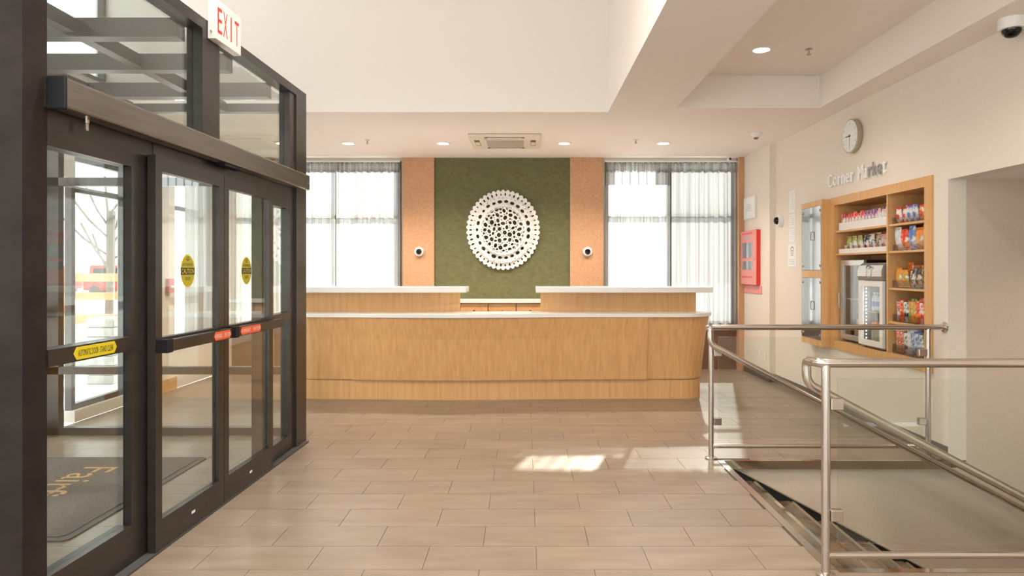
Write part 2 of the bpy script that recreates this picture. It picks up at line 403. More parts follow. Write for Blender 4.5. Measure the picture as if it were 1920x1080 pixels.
def solid_band(o, z0, z1, inner, m, name):
    """closed slab between the outer line and an inner line"""
    a = path_pts(o); b = [(min(max(x, -2.3), 1.85), min(y+inner, 9.0)) if 0 < i < len(a)-1 else (x, 9.0) for i, (x, y) in enumerate(a)]
    b[0] = (a[0][0]+.3, 9.0); b[-1] = (a[-1][0]-.3, 9.0)
    n = len(a); v = [(x, y, z) for z in (z0, z1) for x, y in a]+[(x, y, z) for z in (z0, z1) for x, y in b]; f = []
    for i in range(n-1):
        f += [(i, i+1, n+i+1, n+i), (n+i, n+i+1, 3*n+i+1, 3*n+i), (i, 2*n+i, 2*n+i+1, i+1), (2*n+i, 3*n+i, 3*n+i+1, 2*n+i+1)]
    f += [(0, n, 3*n, 2*n), (n-1, 2*n-1, 4*n-1, 3*n-1)]
    return B().add(v, f, m).obj(name, desk)
solid_band(-.012, 0, .237, .06, 'oak', 'kick_base')
idx = [0]+[1+8+int(round(((px-985)/1280*8.2+2.38)/(4.29)*40)) for px in (675, 833, 1090, 1224)]+[58]
full = len(path_pts(0))
cuts = idx[:-1]+[full-1]
for a, b in zip(cuts[:-1], cuts[1:]):
    p = band([(.0, .243), (.02, .45), (.055, .75), (.10, 1.0)], 'oak', 'front_panel', a, b+1)
    sd = p.modifiers.new('thick', 'SOLIDIFY'); sd.thickness = .02; sd.offset = -1
band([(-.004, .236), (-.004, .244)], 'brownwall', 'shadow_joint')
solid_band(.125, 1.0, 1.042, .55, 'solid', 'counter_top')
for x0, x1, t0, t1 in ((-2.90, -.817, -3.0, -.726), (.19, 2.13, .13, 2.30)):
    box('riser_panel', x0, x1, 8.52, 8.56, 1.042, 1.285, 'oak', desk)
    n = 16; v = []; f = []
    for k in range(n+1):
        x = t0+(t1-t0)*k/n; yf = 8.36-.05*math.sin(PI*k/n)
        v += [(x, yf, 1.285), (x, yf, 1.352), (x, 8.80, 1.285), (x, 8.80, 1.352)]
    for k in range(n):
        a = 4*k; f += [(a, a+4, a+5, a+1), (a+1, a+5, a+7, a+3), (a+3, a+7, a+6, a+2), (a+2, a+6, a+4, a)]
    f += [(0, 1, 3, 2), (4*n, 4*n+2, 4*n+3, 4*n+1)]
    B().add(v, f, 'solid').obj('raised_counter', desk, bevel=.006)
box('work_surface', -2.3, 1.85, 8.58, 9.1, .70, .74, 'solid', desk)
box('back_panel', -2.3, 1.85, 8.60, 8.63, .0, .70, 'oak', desk)
cr = thing('back_credenza', 'low oak credenza with drawers and white top against the green panel', 'cabinet', (0, 0, 0))
box('body', -1.40, .70, 10.17, 10.68, 0, 1.07, 'brownwall', cr); box('top', -1.42, .70, 10.13, 10.68, 1.07, 1.112, 'solid', cr)
for k in range(5):
    x = -1.387+.417*k
    d = box('drawer', x+.006, x+.411, 10.15, 10.169, .86, 1.058, 'oakh', cr, .003)
    B().lathe([(.008, 0), (.008, .015), (.016, .02), (.016, .028)], 'steel', (x+.208, 10.15, .955), '-y', 12).obj('knob', d)
    dd = box('cabinet_door', x+.004, x+.413, 10.15, 10.169, .08, .85, 'oak', cr, .003)

# ------------------------------------------------------------------ wall ornament
def flat(name, outer, holes, th, m, parent, loc):
    cu = bpy.data.curves.new(name, 'CURVE'); cu.dimensions = '2D'; cu.fill_mode = 'BOTH'; cu.extrude = th/2
    for loop in [outer]+holes:
        s = cu.splines.new('POLY'); s.points.add(len(loop)-1); s.use_cyclic_u = True
        for p, q in zip(s.points, loop): p.co = (q[0], q[1], 0, 1)
    t = bpy.data.objects.new('tmp', cu); C.objects.link(t); bpy.context.view_layer.update()
    me = bpy.data.meshes.new_from_object(t.evaluated_get(bpy.context.evaluated_depsgraph_get())); me.name = name
    me.materials.clear(); me.materials.append(M[m])
    bpy.data.objects.remove(t); bpy.data.curves.remove(cu)
    return link(name, me, parent, loc, (PI/2, 0, 0))
def ell(cx, cy, a, b, rot, n=14):
    return [(cx+a*math.cos(t)*math.cos(rot)-b*math.sin(t)*math.sin(rot), cy+a*math.cos(t)*math.sin(rot)+b*math.sin(t)*math.cos(rot)) for t in [2*PI*i/n for i in range(n)]]
KX = .92
orn = thing('wall_ornament', 'round white pierced lace-like ornament on the green panel', 'wall art', (-.347, 10.69, 2.185))
rnd = random.Random(3)
def scallop(R, n, amp): return [(KX*r*math.cos(t), r*math.sin(t)) for r, t in [(R+amp*abs(math.sin(n*t/2)), t) for t in [2*PI*i/(n*8) for i in range(n*8)]]]
def ringholes(R, n, a, b, jit):
    out = []
    for i in range(n):
        t = 2*PI*i/n; rr = R+rnd.uniform(-jit, jit); q = rnd.uniform(.65, 1.1)
        out.append(ell(KX*rr*math.cos(t), rr*math.sin(t), b*q, a*q, t, 10))
    return out
flat('outer_ring', scallop(.595, 46, .032), [ell(0, 0, KX*.478, .478, 0, 60)]+ringholes(.553, 46, .015, .025, .006), .03, 'white', orn, (0, -.03, 0))
flat('middle_ring', scallop(.505, 30, .012), [ell(0, 0, KX*.335, .335, 0, 60)]+ringholes(.437, 26, .038, .028, .006)+ringholes(.492, 44, .010, .009, .002), .03, 'white', orn, (0, -.075, 0))
holes = []; spots = []
for n_ in range(12000):
    s = max(.010, .040-.030*n_/4000)*rnd.uniform(.85, 1.0); rr = .362*math.sqrt(rnd.random()); t = rnd.random()*2*PI
    x, y = rr*math.cos(t), rr*math.sin(t)
    if rr+s > .372 or (s > .028 and rnd.random() > .25) or any((x-a)**2+(y-b)**2 < (s+c+.006)**2 for a, b, c in spots): continue
    spots.append((x, y, s)); holes.append(ell(KX*x, y, s, s*rnd.uniform(.65, .95), rnd.random()*PI, 12))
flat('inner_disc', scallop(.385, 36, .012), holes, .03, 'white', orn, (0, -.12, 0))
for k in range(6):
    a = k*PI/3+.3; B().tube([(KX*.36*math.cos(a), -.11, .36*math.sin(a)), (KX*.36*math.cos(a), 0, .36*math.sin(a))], .008, 'white', 8).obj('standoff', orn)
    B().tube([(KX*.47*math.cos(a), -.07, .47*math.sin(a)), (KX*.47*math.cos(a), 0, .47*math.sin(a))], .008, 'white', 8).obj('standoff', orn)

# ------------------------------------------------------------------ curtains
def curtain(x0, x1, z0, z1, y, m, label, seed, group=None, axis='y', amp=.022):
    r = random.Random(seed); n = max(12, int((x1-x0)/.0125)); v = []; f = []; rows = 10; fr = r.uniform(44, 52); ph = r.random()*6
    for j in range(rows+1):
        z = z0+(z1-z0)*j/rows
        for i in range(n+1):
            x = x0+(x1-x0)*i/n
            d = amp*(math.sin(fr*x+ph+.9*math.sin(3.1*x+ph)+.25*math.sin(z*1.3+x*5))*(.55+.45*math.sin(x*4.3+ph)))
            v.append((x, y+d, z) if axis == 'y' else (y+d, x, z))
    for j in range(rows):
        for i in range(n): a = j*(n+1)+i; f.append((a, a+1, a+n+2, a+n+1))
    return tag(B().add(v, f, m, True).obj('sheer_curtain'), label, 'curtain', group)
YC = 10.655
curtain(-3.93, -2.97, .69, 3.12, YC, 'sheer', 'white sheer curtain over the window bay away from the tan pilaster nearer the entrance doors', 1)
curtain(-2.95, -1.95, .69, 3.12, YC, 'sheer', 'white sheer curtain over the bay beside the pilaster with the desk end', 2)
curtain(1.24, 2.26, .69, 2.88, YC, 'sheer', 'white sheer curtain hung a little low beside the tan pilaster nearer the red alarm cabinet', 3)  # top lowered to open a gap for the sun patch on the floor
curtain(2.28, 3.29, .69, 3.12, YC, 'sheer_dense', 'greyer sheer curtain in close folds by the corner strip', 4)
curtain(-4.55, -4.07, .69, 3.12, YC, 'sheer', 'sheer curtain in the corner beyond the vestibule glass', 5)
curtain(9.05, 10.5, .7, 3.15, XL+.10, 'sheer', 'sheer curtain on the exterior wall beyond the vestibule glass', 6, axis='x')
ct = thing('curtain_track', 'white curtain rail on the exterior wall beyond the vestibule glass', 'curtain track'); B().tube([(XL+.10, 9.02, 3.16), (XL+.10, 10.55, 3.16)], .011, 'white', 8).obj('rail', ct); box('bracket', XL, XL+.10, 9.4, 9.42, 3.15, 3.17, 'white', ct)
sun_strips = [(1.25, 1.40), (2.03, 2.26)]+[(1.50+.13*k, 1.515+.13*k) for k in range(4)]  # strips added in the gap to narrow and stripe the floor sun patch
for nm, x0, x1 in (('left', -4.55, -1.95), ('right', 1.24, 3.29)):
    ct = thing('curtain_track', 'ruched curtain heading and track above the window nearest the %s' % ('entrance doors' if nm == 'left' else 'red alarm cabinet'), 'curtain track', (0, 0, 0))
    B().tube([(x0, YC-.05, 3.245), (x1, YC-.05, 3.245)], .012, 'white', 8).obj('rail', ct)
    n = int((x1-x0)/.02); v = []; f = []
    for i in range(n+1):
        x = x0+(x1-x0)*i/n; d = .02*math.sin(x*95)+.012*math.sin(x*41)
        v += [(x, YC-.05+d, 3.075+.006*math.sin(x*60)), (x, YC-.05+d, 3.225+.006*math.sin(x*80))]
    for i in range(n): f.append((2*i, 2*i+2, 2*i+3, 2*i+1))
    B().add(v, f, 'band', True).obj('heading_tape', ct)
    if nm == 'right':
        for a, b_ in sun_strips: box('sun_shaping_strip', a, b_, YC-.004, YC+.004, 2.885, 3.12, 'sheer', ct)

# ------------------------------------------------------------------ entrance door wall (runs slightly off the room axis)
DR = math.atan(.0234)
door = struct(empty('door_1', (-2.16, 0, 0), -DR), 'dark bronze framed automatic glass entrance with transom glazing')
def db(name, x0, x1, y0, y1, z0, z1, m='bronze', parent=door, bevel=0): return box(name, x0, x1, y0, y1, z0, z1, m, parent, bevel)
col = struct(B().box(-2.95, -2.105, 2.857, 3.004, 0, 5.5, 'column').obj('trim_8'), 'broad dark bronze column at the near end of the entrance')
db('threshold', -.08, .05, 3.0, 6.20, .0, .012, 'rubber')
db('fixed_frame', -.055, -.01, 3.615, 3.81, .0, 2.28); db('fixed_frame', -.09, -.01, 3.0, 3.615, .0, .215); db('fixed_frame', -.09, -.01, 3.0, 3.615, 2.115, 2.28)
mr = db('middle_rail', -.09, -.005, 3.0, 3.615, 1.14, 1.215)
db('fixed_glass', -.053, -.047, 3.0, 3.615, .215, 1.14, 'glass'); db('fixed_glass', -.053, -.047, 3.0, 3.615, 1.215, 2.115, 'glass')
db('fixed_frame', -.09, -.01, 5.30, 5.40, .0, 2.28); db('fixed_frame', -.09, -.01, 5.89, 5.99, .0, 2.28)
db('fixed_frame', -.09, -.01, 5.40, 5.89, .0, .14); db('fixed_frame', -.09, -.01, 5.40, 5.89, 2.09, 2.28); db('middle_rail', -.09, -.005, 5.40, 5.89, 1.13, 1.20)
db('fixed_glass', -.053, -.047, 5.40, 5.89, .14, 1.13, 'glass'); db('fixed_glass', -.053, -.047, 5.40, 5.89, 1.20, 2.09, 'glass')
db('end_post', -.09, .012, 5.99, 6.24, 0, 3.17)
db('upper_frame', -.09, .012, 2.8, 5.99, 3.10, 3.17)
db('upper_mullion', -.09, .012, 4.33, 4.56, 2.41, 3.10); db('upper_frame', -.09, .0, 5.86, 5.99, 2.41, 3.10)
db('lintel', -.09, .0, 2.98, 5.99, 2.28, 2.41); db('door_track', -.09, -.006, 3.81, 5.30, 2.17, 2.28)
db('upper_glass', -.053, -.047, 2.98, 4.33, 2.41, 3.10, 'glass'); db('upper_glass', -.053, -.047, 4.56, 5.86, 2.41, 3.10, 'glass')
def onplane(geo, x, y, z, sx=1):  # lettering on the room side of the doors (reads towards +y)
    vs_, fs = geo; return [(x+v[2], y+v[0], z+v[1]) for v in vs_], fs
def arrowplate(m, y0, y1, z0, z1, x, t):
    d = .02; zm = (z0+z1)/2; p = [(y0, zm), (y0+d, z0), (y1-d, z0), (y1, zm), (y1-d, z1), (y0+d, z1)]
    b = B().add([(x, *q) for q in p]+[(x+t, *q) for q in p], [tuple(range(6)), tuple(range(6, 12))]+[(i, (i+1) % 6, 6+(i+1) % 6, 6+i) for i in range(6)], m)
    return b
st1 = arrowplate('yellow', 3.16, 3.48, 1.148, 1.207, -.005, .002); st1.add(*onplane(text_geo('AUTOMATIC DOOR · STAND CLEAR', .26, .03), -.0022, 3.32, 1.1775), 'ink'); st1.obj('warning_strip', mr)
hd = tag(empty('header'), 'brushed header box housing the door drive'); hd.parent = door
db('cover', .0, .085, 2.99, 6.13, 2.275, 2.412, 'headmetal', hd, .012); db('end_cap', .0, .09, 2.975, 2.99, 2.268, 2.417, 'dark', hd, .01)
B().lathe([(.012, 0), (.012, -.02)], 'steel', (.03, 3.2, 2.275), n=12).box(.027, .033, 3.19, 3.21, 2.22, 2.26, 'steel').obj('key', hd)
box('sensor', .02, .075, 4.5, 4.75, 2.255, 2.275, 'dark', hd)
box('badge', .085, .087, 6.07, 6.11, 2.335, 2.345, 'alu', hd)
def slider(y0, y1, ystick, label, bar, strip, cap):
    t = thing('sliding_door_panel', label, 'door', (-2.16, 0, 0), -DR, 'sliding entrance panels')
    x0, x1 = .0, .045; s0, s1 = .065, .075
    for a, b, c, d in ((y0, y0+s0, .012, 2.2), (y1-s1, y1, .012, 2.2), (y0+s0, y1-s1, .012, .178), (y0+s0, y1-s1, 2.115, 2.2), (y0+s0, y1-s1, 1.13, 1.19)):
        box('door_frame', x0, x1, a, b, c, d, 'bronze', t)
    g = box('door_glass', .02, .026, y0+s0, y1-s1, 1.19, 2.115, 'glass', t); box('door_glass', .02, .026, y0+s0, y1-s1, .178, 1.13, 'glass', t)
    n = 28; a, b = .083, .1; st = B(); zc = 1.56
    def oval(a, b, x, m): st.add([(x, ystick+a*math.cos(2*PI*i/n), zc+b*math.sin(2*PI*i/n)) for i in range(n)], [tuple(range(n))], m)
    oval(a, b, .0272, 'yellow'); oval(a-.006, b-.006, .0276, 'olive')
    st.add([(.028, ystick+q, zc+z) for q, z in ((-.081, -.022), (.081, -.022), (.081, .02), (-.081, .02))], [(0, 1, 2, 3)], 'ink')
    st.add(*onplane(text_geo('CAUTION', .145, .03), .0284, ystick, zc-.001), 'yellow')
    st.add(*onplane(text_geo('AUTOMATIC', .125, .018), .0284, ystick, zc+.038), 'ink'); st.add(*onplane(text_geo('DOOR', .06, .02), .0284, ystick, zc-.045), 'ink')
    for dz, ww in ((.083, .03), (.071, .045), (.062, .03)): st.add([(.0284, ystick+q, zc+dz+z) for q, z in ((-ww/2, -.002), (ww/2, -.002), (ww/2, .002), (-ww/2, .002))], [(0, 1, 2, 3)], 'ink')
    so_ = st.obj('caution_sticker', t); so_['label'] = 'yellow oval caution sticker'
    pb = box('push_bar', .06, .10, bar[0]+.06, bar[1], 1.112, 1.178, 'bronze', t, .004)
    box('bar_cap', .045, .102, bar[0], bar[0]+.06, 1.108, 1.182, 'dark', pb); box('bar_mount', .045, .06, bar[1]-.08, bar[1], 1.12, 1.17, 'dark', pb)
    sp = arrowplate('orange', strip[0], strip[1], 1.118, 1.172, .1005, .0015)
    L = strip[1]-strip[0]; ym = (strip[0]+strip[1])/2
    sp.add(*onplane(text_geo('IN EMERGENCY', L*.42, .025), .1025, ym-L*.24, 1.145), 'paper'); sp.add(*onplane(text_geo('PUSH TO OPEN', L*.36, .028), .1025, ym+L*.27, 1.145), 'paper')
    sp.obj('emergency_strip', pb)
    box('bottom_badge', .0455, .047, (y0+y1)/2-.02, (y0+y1)/2+.02, .09, .105, 'paper', t)
    return t
slider(3.745, 4.555, 4.12, 'sliding glass door leaf beside the yellow automatic door strip', (3.76, 4.55), (4.30, 4.535), 0)
slider(4.56, 5.385, 4.94, 'sliding glass door leaf beside the narrow fixed pane and end post', (4.60, 5.46), (4.68, 5.02), 0)
# exit sign on the upper frame
ex = thing('exit_sign', 'white box sign with red EXIT lettering above the entrance', 'sign', (-2.16, 0, 0), -DR)
eb = box('housing', .014, .068, 4.39, 4.76, 3.055, 3.316, 'white', ex, .004)
e = B()
for k, ch in enumerate('EXIT'):
    e.add(*onplane(text_geo(ch, .062 if ch != 'I' else .016, .165), .0692, 4.445+.078*k+(.012 if k == 3 else (.005 if k == 2 else 0)), 3.185), 'exitred')
e.obj('lettering', ex); B().lathe([(.006, 0), (.006, .012)], 'rim', (.04, 4.39, 3.10), '-y', 10).obj('screw', ex)
# vestibule: far glazing, roof beams, outer glazing
def glazing(name, label, boxes, glasses):
    t = struct(empty(name), label)
    for b_ in boxes: box('frame_bar', *b_, 'bronze', t)
    for g_ in glasses: box('pane', *g_, 'glass', t)
    return t
glazing('wall_vestibule', 'glazed end wall of the entrance vestibule',
        [(-4.6, -2.12, 6.46, 6.54, 0, .07), (-4.6, -2.12, 6.46, 6.54, .575, .645), (-4.6, -2.12, 6.46, 6.54, 2.36, 2.44), (-4.6, -2.12, 6.46, 6.54, 3.06, 3.14),
         (-4.62, -4.42, 6.46, 6.54, 0, 3.14), (-2.12, -2.10, 6.25, 6.54, 0, 3.14)],
        [(-4.42, -2.12, 6.497, 6.503, .07, .575), (-4.42, -2.12, 6.497, 6.503, .645, 2.36), (-4.42, -2.12, 6.497, 6.503, 2.44, 3.06)])
glazing('wall_vestibule_near', None, [(-4.6, -2.95, 2.66, 2.74, 0, .1), (-4.6, -2.95, 2.66, 2.74, 3.06, 3.14)], [(-4.6, -2.95, 2.697, 2.703, .1, 3.06)])
glazing('door_2', 'outer glazed doors of the vestibule',
        [(XL-.1, XL, y-.05, y+.05, 0, 3.2) for y in (3.1, 4.2, 5.3, 6.4)]+[(XL-.09, XL-.01, 3.1, 6.4, z, z+.1) for z in (0, 1.1, 2.3)],
        [(XL-.053, XL-.047, y+.05, y+1.05, .1, 2.3) for y in (3.1, 4.2, 5.3)])
vr = struct(empty('ceiling_vestibule'), 'open grid of dark beams over the vestibule')
for y in (3.6, 4.36, 5.08, 5.86): box('beam', -4.6, -2.2, y-.05, y+.05, 3.04, 3.16, 'bronze', vr)
for x in (-2.87, -3.75): box('cross_beam', x-.04, x+.04, 2.74, 6.46, 3.06, 3.15, 'bronze', vr)
box('roof_glass', -4.6, -2.25, 2.74, 6.46, 3.165, 3.171, 'glass', vr)
# door mat
mt = thing('entrance_mat', 'grey ribbed entrance mat with orange lettering inside the vestibule', 'mat', (0, 0, 0))
def octo(x0, x1, y0, y1, c): return [(x0+c, y0), (x1-c, y0), (x1, y0+c), (x1, y1-c), (x1-c, y1), (x0+c, y1), (x0, y1-c), (x0, y0+c)]
def slab(poly, z0, z1, m):
    n = len(poly); return B().add([(*p, z) for z in (z0, z1) for p in poly], [tuple(range(n)), tuple(range(n, 2*n))]+[(i, (i+1) % n, n+(i+1) % n, n+i) for i in range(n)], m)
slab(octo(-4.35, -2.64, 3.93, 5.68, .03), .001, .008, 'rubber').obj('rubber_border', mt); slab(octo(-4.30, -2.69, 3.98, 5.63, .03), .008, .013, 'carpet').obj('carpet_pile', mt)
vs_, fs = text_geo('Fairfield', 1.15, .27)
B().add([(-3.33+v[1], 4.80-v[0], .0135) for v in vs_], fs, 'gold').obj('lettering', mt)

# ------------------------------------------------------------------ ceiling fittings
def spot(x, y, z, e, size=1.35):
    l = bpy.data.lights.new('downlight', 'SPOT'); l.energy = e; l.color = (1, .80, .58); l.spot_size = 2.3; l.spot_blend = .9; l.shadow_soft_size = .06
    return l
def downlight(x, y, z, label, e=150, group='ceiling downlights', c=(1, .87, .74)):
    t = thing('downlight', label, 'light', (x, y, z), 0, group)
    B().lathe([(.10, 0), (.10, -.006), (.078, -.012), (.075, 0)], 'white').obj('trim_ring', t)
    B().lathe([(.072, -.002), (.072, -.008)], 'lamp').obj('lens', t)
    l = spot(x, y, z, e); l.color = c; o = bpy.data.objects.new('lamp_light', l); C.objects.link(o); o.parent = t; o.location = (0, 0, -.03)
for px, where in ((529, 'seen through the entrance glazing'), (653, 'beside the sprinkler nearer the entrance doors'), (831, 'beside the air conditioning cassette on its entrance side'), (1058, 'beside the air conditioning cassette on its stair side'), (1244, 'beside the sprinkler nearer the smoke detector')):
    downlight((px-CX)/F*9.43, 9.43, CEIL, 'recessed downlight in the low ceiling '+where)
downlight(2.24, 6.48, 3.66, 'round recessed downlight in the coffer near the sprinkler', 60, 'coffer downlights')
for x, y in ((2.24, 4.2), (2.24, 1.9)): downlight(x, y, 3.66, 'round recessed downlight in the coffer above the stairwell', 60, 'coffer downlights')
downlight(4.7, 4.6, 2.31, 'round recessed downlight in the soffit over the stairs', 60, 'stair downlights')
for x in (-1.6, -.2):  # unseen lamps, added to light the lobby from the camera side
    for y in (-1, 1.5, 4): downlight(x, y, 5.5, 'added unseen downlight in the high lobby ceiling', 230, 'added high lobby lamps', (1, .93, .86))
def sprinkler(x, y, z, label):
    t = thing('sprinkler', label, 'sprinkler', (x, y, z), 0, 'ceiling sprinklers')
    B().lathe([(.035, 0), (.035, -.005), (.012, -.012)], 'alu', n=14).obj('escutcheon', t)
    B().tube([(0, 0, -.01), (0, 0, -.05)], .008, 'rim', 8).obj('body', t); B().lathe([(.022, -.05), (.022, -.054)], 'rim', n=12).obj('deflector', t)
sprinkler(-2.13, 9.2, CEIL, 'small pendent sprinkler beside the downlights nearer the entrance doors'); sprinkler(1.49, 9.2, CEIL, 'small pendent sprinkler beside the downlights nearer the smoke detector')
sprinkler(2.69, 6.48, 3.66, 'small pendent sprinkler inside the coffer')
ac = thing('ceiling_cassette', 'square cream air conditioning cassette in the low ceiling', 'air conditioner', (-.27, 9.25, CEIL))
B().box(-.475, .475, -.475, .475, -.035, 0, 'ac').obj('panel', ac, bevel=.015)
B().box(-.28, .28, -.28, .28, -.045, -.0351, 'ac').obj('grille_frame', ac)
g = B().box(-.25, .25, -.25, .25, -.0465, -.0452, 'acdark')
for k in range(26): g.box(-.25+.0196*k, -.247+.0196*k, -.25, .25, -.049, -.0466, 'ac')
for k in range(12): g.box(-.25, .25, -.25+.0445*k, -.244+.0445*k, -.050, -.0466, 'ac')
g.obj('grille', ac)
for dx, dy, a, b_ in ((0, -.375, .26, .035), (0, .375, .26, .035), (-.375, 0, .035, .2), (.375, 0, .035, .2)):
    B().box(dx-a, dx+a, dy-b_, dy+b_, -.037, -.0352, 'acslot').obj('air_slot', ac)
    B().box(dx-a*.85, dx+a*.85, dy-b_*.4, dy+b_*.6, -.045, -.0372, 'ac').obj('louvre', ac)
sm = thing('smoke_detector', 'white conical smoke detector on the ceiling near the wall jog', 'smoke detector', (2.96, 8.76, CEIL))
B().lathe([(.065, 0), (.065, -.02), (.05, -.03), (.045, -.055)], 'white').obj('base', sm); B().lathe([(.03, -.055), (.028, -.07), (.012, -.078)], 'acdark', n=16).obj('sensor', sm)
def dome(loc, axis, label, s=1.0):
    t = thing('dome_camera', label, 'camera', loc, 0, 'security cameras')
    B().lathe([(.075*s, 0), (.075*s, .03*s), (.065*s, .05*s), (.05*s, .052*s)], 'white', axis=axis).obj('housing', t)
    B().lathe([(.046*s, .05*s), (.042*s, .07*s), (.028*s, .086*s), (.008*s, .092*s)], 'domeglass', axis=axis, n=20).obj('bubble', t)
    B().lathe([(.02*s, .05*s), (.02*s, .075*s)], 'black', axis=axis, n=14).obj('lens', t)
dome((-1.655, 10.66, 1.845), '-y', 'white ringed dome camera on the tan pilaster nearer the entrance doors'); dome((.97, 10.66, 1.845), '-y', 'white ringed dome camera on the tan pilaster nearer the red alarm cabinet')
dome((WX, 9.27, 2.23), '-x', 'white dome camera on the wall by the jog', 1.15)
t = thing('dome_camera', 'large white dome camera under the soffit above the stair opening', 'camera', (3.39, 4.76, CEIL), 0, 'security cameras')
B().lathe([(.085, 0), (.085, -.06), (.08, -.075)], 'white').obj('housing', t); B().lathe([(.062, -.07), (.058, -.10), (.035, -.125), (.01, -.132)], 'domeglass', n=20).obj('bubble', t); B().lathe([(.03, -.07), (.03, -.105)], 'black', n=14).obj('lens', t)
t = thing('bullet_camera', 'small white bullet camera at the top of the curtain near the corner', 'camera', (3.12, 10.45, CEIL))
B().tube([(0, 0, 0), (0, 0, -.04)], .012, 'white', 8).obj('bracket', t); B().tube([(0, .05, -.055), (0, -.06, -.065)], .028, 'white', 14).obj('housing', t); B().lathe([(.02, .06), (.02, .063)], 'black', (0, 0, -.065), '-y', 12).obj('lens', t)

# ------------------------------------------------------------------ right wall: niche with shelves
nb = B()
NY0, NY1, NZ0, NZ1 = 5.927, 7.66, .774, 2.285; XB = WX+.40
ni = thing('snack_niche', 'oak framed snack shelving recessed in the beige wall', 'shelving', (0, 0, 0))
for y0, y1, z0, z1 in ((5.82, NY0, .683, 2.375), (NY1, 7.75, .683, 2.375), (NY0, NY1, NZ1, 2.375), (NY0, NY1, .683, NZ0)):
    box('frame', WX-.018, WX+.02, y0, y1, z0, z1, 'oak', ni)
box('back_panel', XB, XB+.015, 5.88, 7.70, .74, 2.32, 'oak', ni); box('side_panel', WX+.02, XB, NY0-.02, NY0, .74, 2.32, 'oak', ni); box('side_panel', WX+.02, XB, NY1, NY1+.02, .74, 2.32, 'oak', ni)
box('top_panel', WX+.02, XB, NY0, NY1, NZ1, NZ1+.02, 'oak', ni); box('bottom_panel', WX+.02, XB, NY0, NY1, NZ0-.02, NZ0, 'oak', ni)
box('divider', WX-.01, XB, 6.535, 6.56, NZ0, NZ1, 'oakh', ni)
for z in (2.0, 1.745, 1.395, 1.075): box('shelf', WX+.0, XB, NY0, 6.535, z-.02, z, 'oakh', ni)
for z in (2.0, 1.745): box('shelf', WX+.0, XB, 6.56, NY1, z-.02, z, 'oakh', ni)
# bags
bagcache = {}
def filmmat(c1, c2):
    k = 'film_%s_%s' % (colmat(c1), colmat(c2))
    if k not in M:
        mat(k, c1, .2, noise=c2, scale=(16, 16, 13), coord='Object', bump=.9, detail=2)
        for e_ in M[k].node_tree.nodes:
            if e_.type == 'VALTORGB':
                e_.color_ramp.elements[0].position = .40; e_.color_ramp.elements[1].position = .52
                x_ = e_.color_ramp.elements.new(.36); x_.color = (.8, .77, .73, 1)  # pale stop paints white highlights into the film colour
            if e_.type == 'BUMP': e_.inputs['Distance'].default_value = .02
    return k
def bagmesh(w_, h_, d_, c1, c2):
    k = (w_, h_, d_, c1, c2)
    if k in bagcache: return bagcache[k]
    b = B(); nx, nz = 7, 10; r = random.Random(len(bagcache)); m = filmmat(c1, c2)
    for side in (1, -1):
        v = []; f = []
        for j in range(nz+1):
            for i in range(nx+1):
                u = i/nx*2-1; t_ = j/nz*2-1
                dd = d_/2*max(0, 1-abs(u)**3)**.7*max(0, 1-t_*t_)**.55+r.uniform(-.004, .004)*(abs(u) < .9)*(abs(t_) < .9)
                v.append((-side*dd, u*w_/2*(1-.10*(1-t_*t_)), (t_+1)/2*h_))
        for j in range(nz):
            for i in range(nx): a = j*(nx+1)+i; f.append((a, a+1, a+nx+2, a+nx+1))
        b.add(v, f, m, True)
    b.box(-.0015, .0015, -w_/2, w_/2, h_, h_+.009, colmat(c1))
    bagcache[k] = b.mesh('snack_bag'); return bagcache[k]
jr = random.Random(5)
def bag(y, x, z, w_, h_, d_, c1, c2, label, group, tilt=-.12, name='snack_bag', rz=0):
    o = link(name, bagmesh(round(w_*.88, 4), round(h_*jr.choice((.93, 1, 1.05)), 4), d_, c1, c2), None, (x+jr.uniform(-.008, .008), y, z), (0, tilt+jr.uniform(-.04, .04), rz+jr.uniform(-.08, .08))); tag(o, label, 'snack bag', group); return o
def bin_(y0, y1, z, h, label, front='bin', depth=.26):
    t = thing('display_bin', label, 'bin', (0, 0, 0), 0, 'display bins in the niche'); x0 = WX+.02
    box('front', x0, x0+.004, y0, y1, z+.001, z+h, front, t); box('base', x0+.004, x0+depth, y0, y1, z+.001, z+.004, 'bin', t)
    for y in (y0, y1-.004): box('side', x0+.004, x0+depth, y, y+.004, z+.004, z+h, 'bin', t)
RED, WHT, PUR, PNK, TAN_, YEL, BLK, GRN, BLU, ORG, SIL = (.75, .03, .02), (.8, .78, .75), (.22, .08, .25), (.78, .45, .48), (.6, .42, .25), (.55, .5, .12), (.03, .03, .03), (.18, .36, .05), (.10, .18, .52), (.85, .27, .03), (.62, .64, .66)
XF = WX+.072
bin_(6.60, 7.62, 2.0, .085, 'white fronted bin on the top shelf above the coolers', 'white')
seq = [(RED, WHT)]*7+[(PUR, PNK)]*4+[(PNK, WHT)]*2+[(TAN_, WHT)]
for k, (a, b_) in enumerate(seq):
    nm = 'red topped' if a == RED else 'purple' if a == PUR else 'pale pink' if a == PNK else 'tan'
    bag(7.565-.069*k, XF, 2.006, .075, .165, .05, a, b_, nm+' snack packet in the white bin on the top shelf above the coolers', nm+' packets top shelf', name='snack_packet')
    if k % 2 == 0: bag(7.565-.069*k, XF+.09, 2.006, .075, .18, .05, a, b_, nm+' snack packet in the white bin on the top shelf above the coolers', nm+' packets top shelf', name='snack_packet')
bin_(6.60, 7.62, 1.745, .05, 'white fronted bin on the shelf right above the coolers', 'white')
seq = [(YEL, GRN), (YEL, WHT), (YEL, WHT), (BLK, WHT), (WHT, BLK), (TAN_, BLK), (PNK, TAN_), (PNK, RED)]
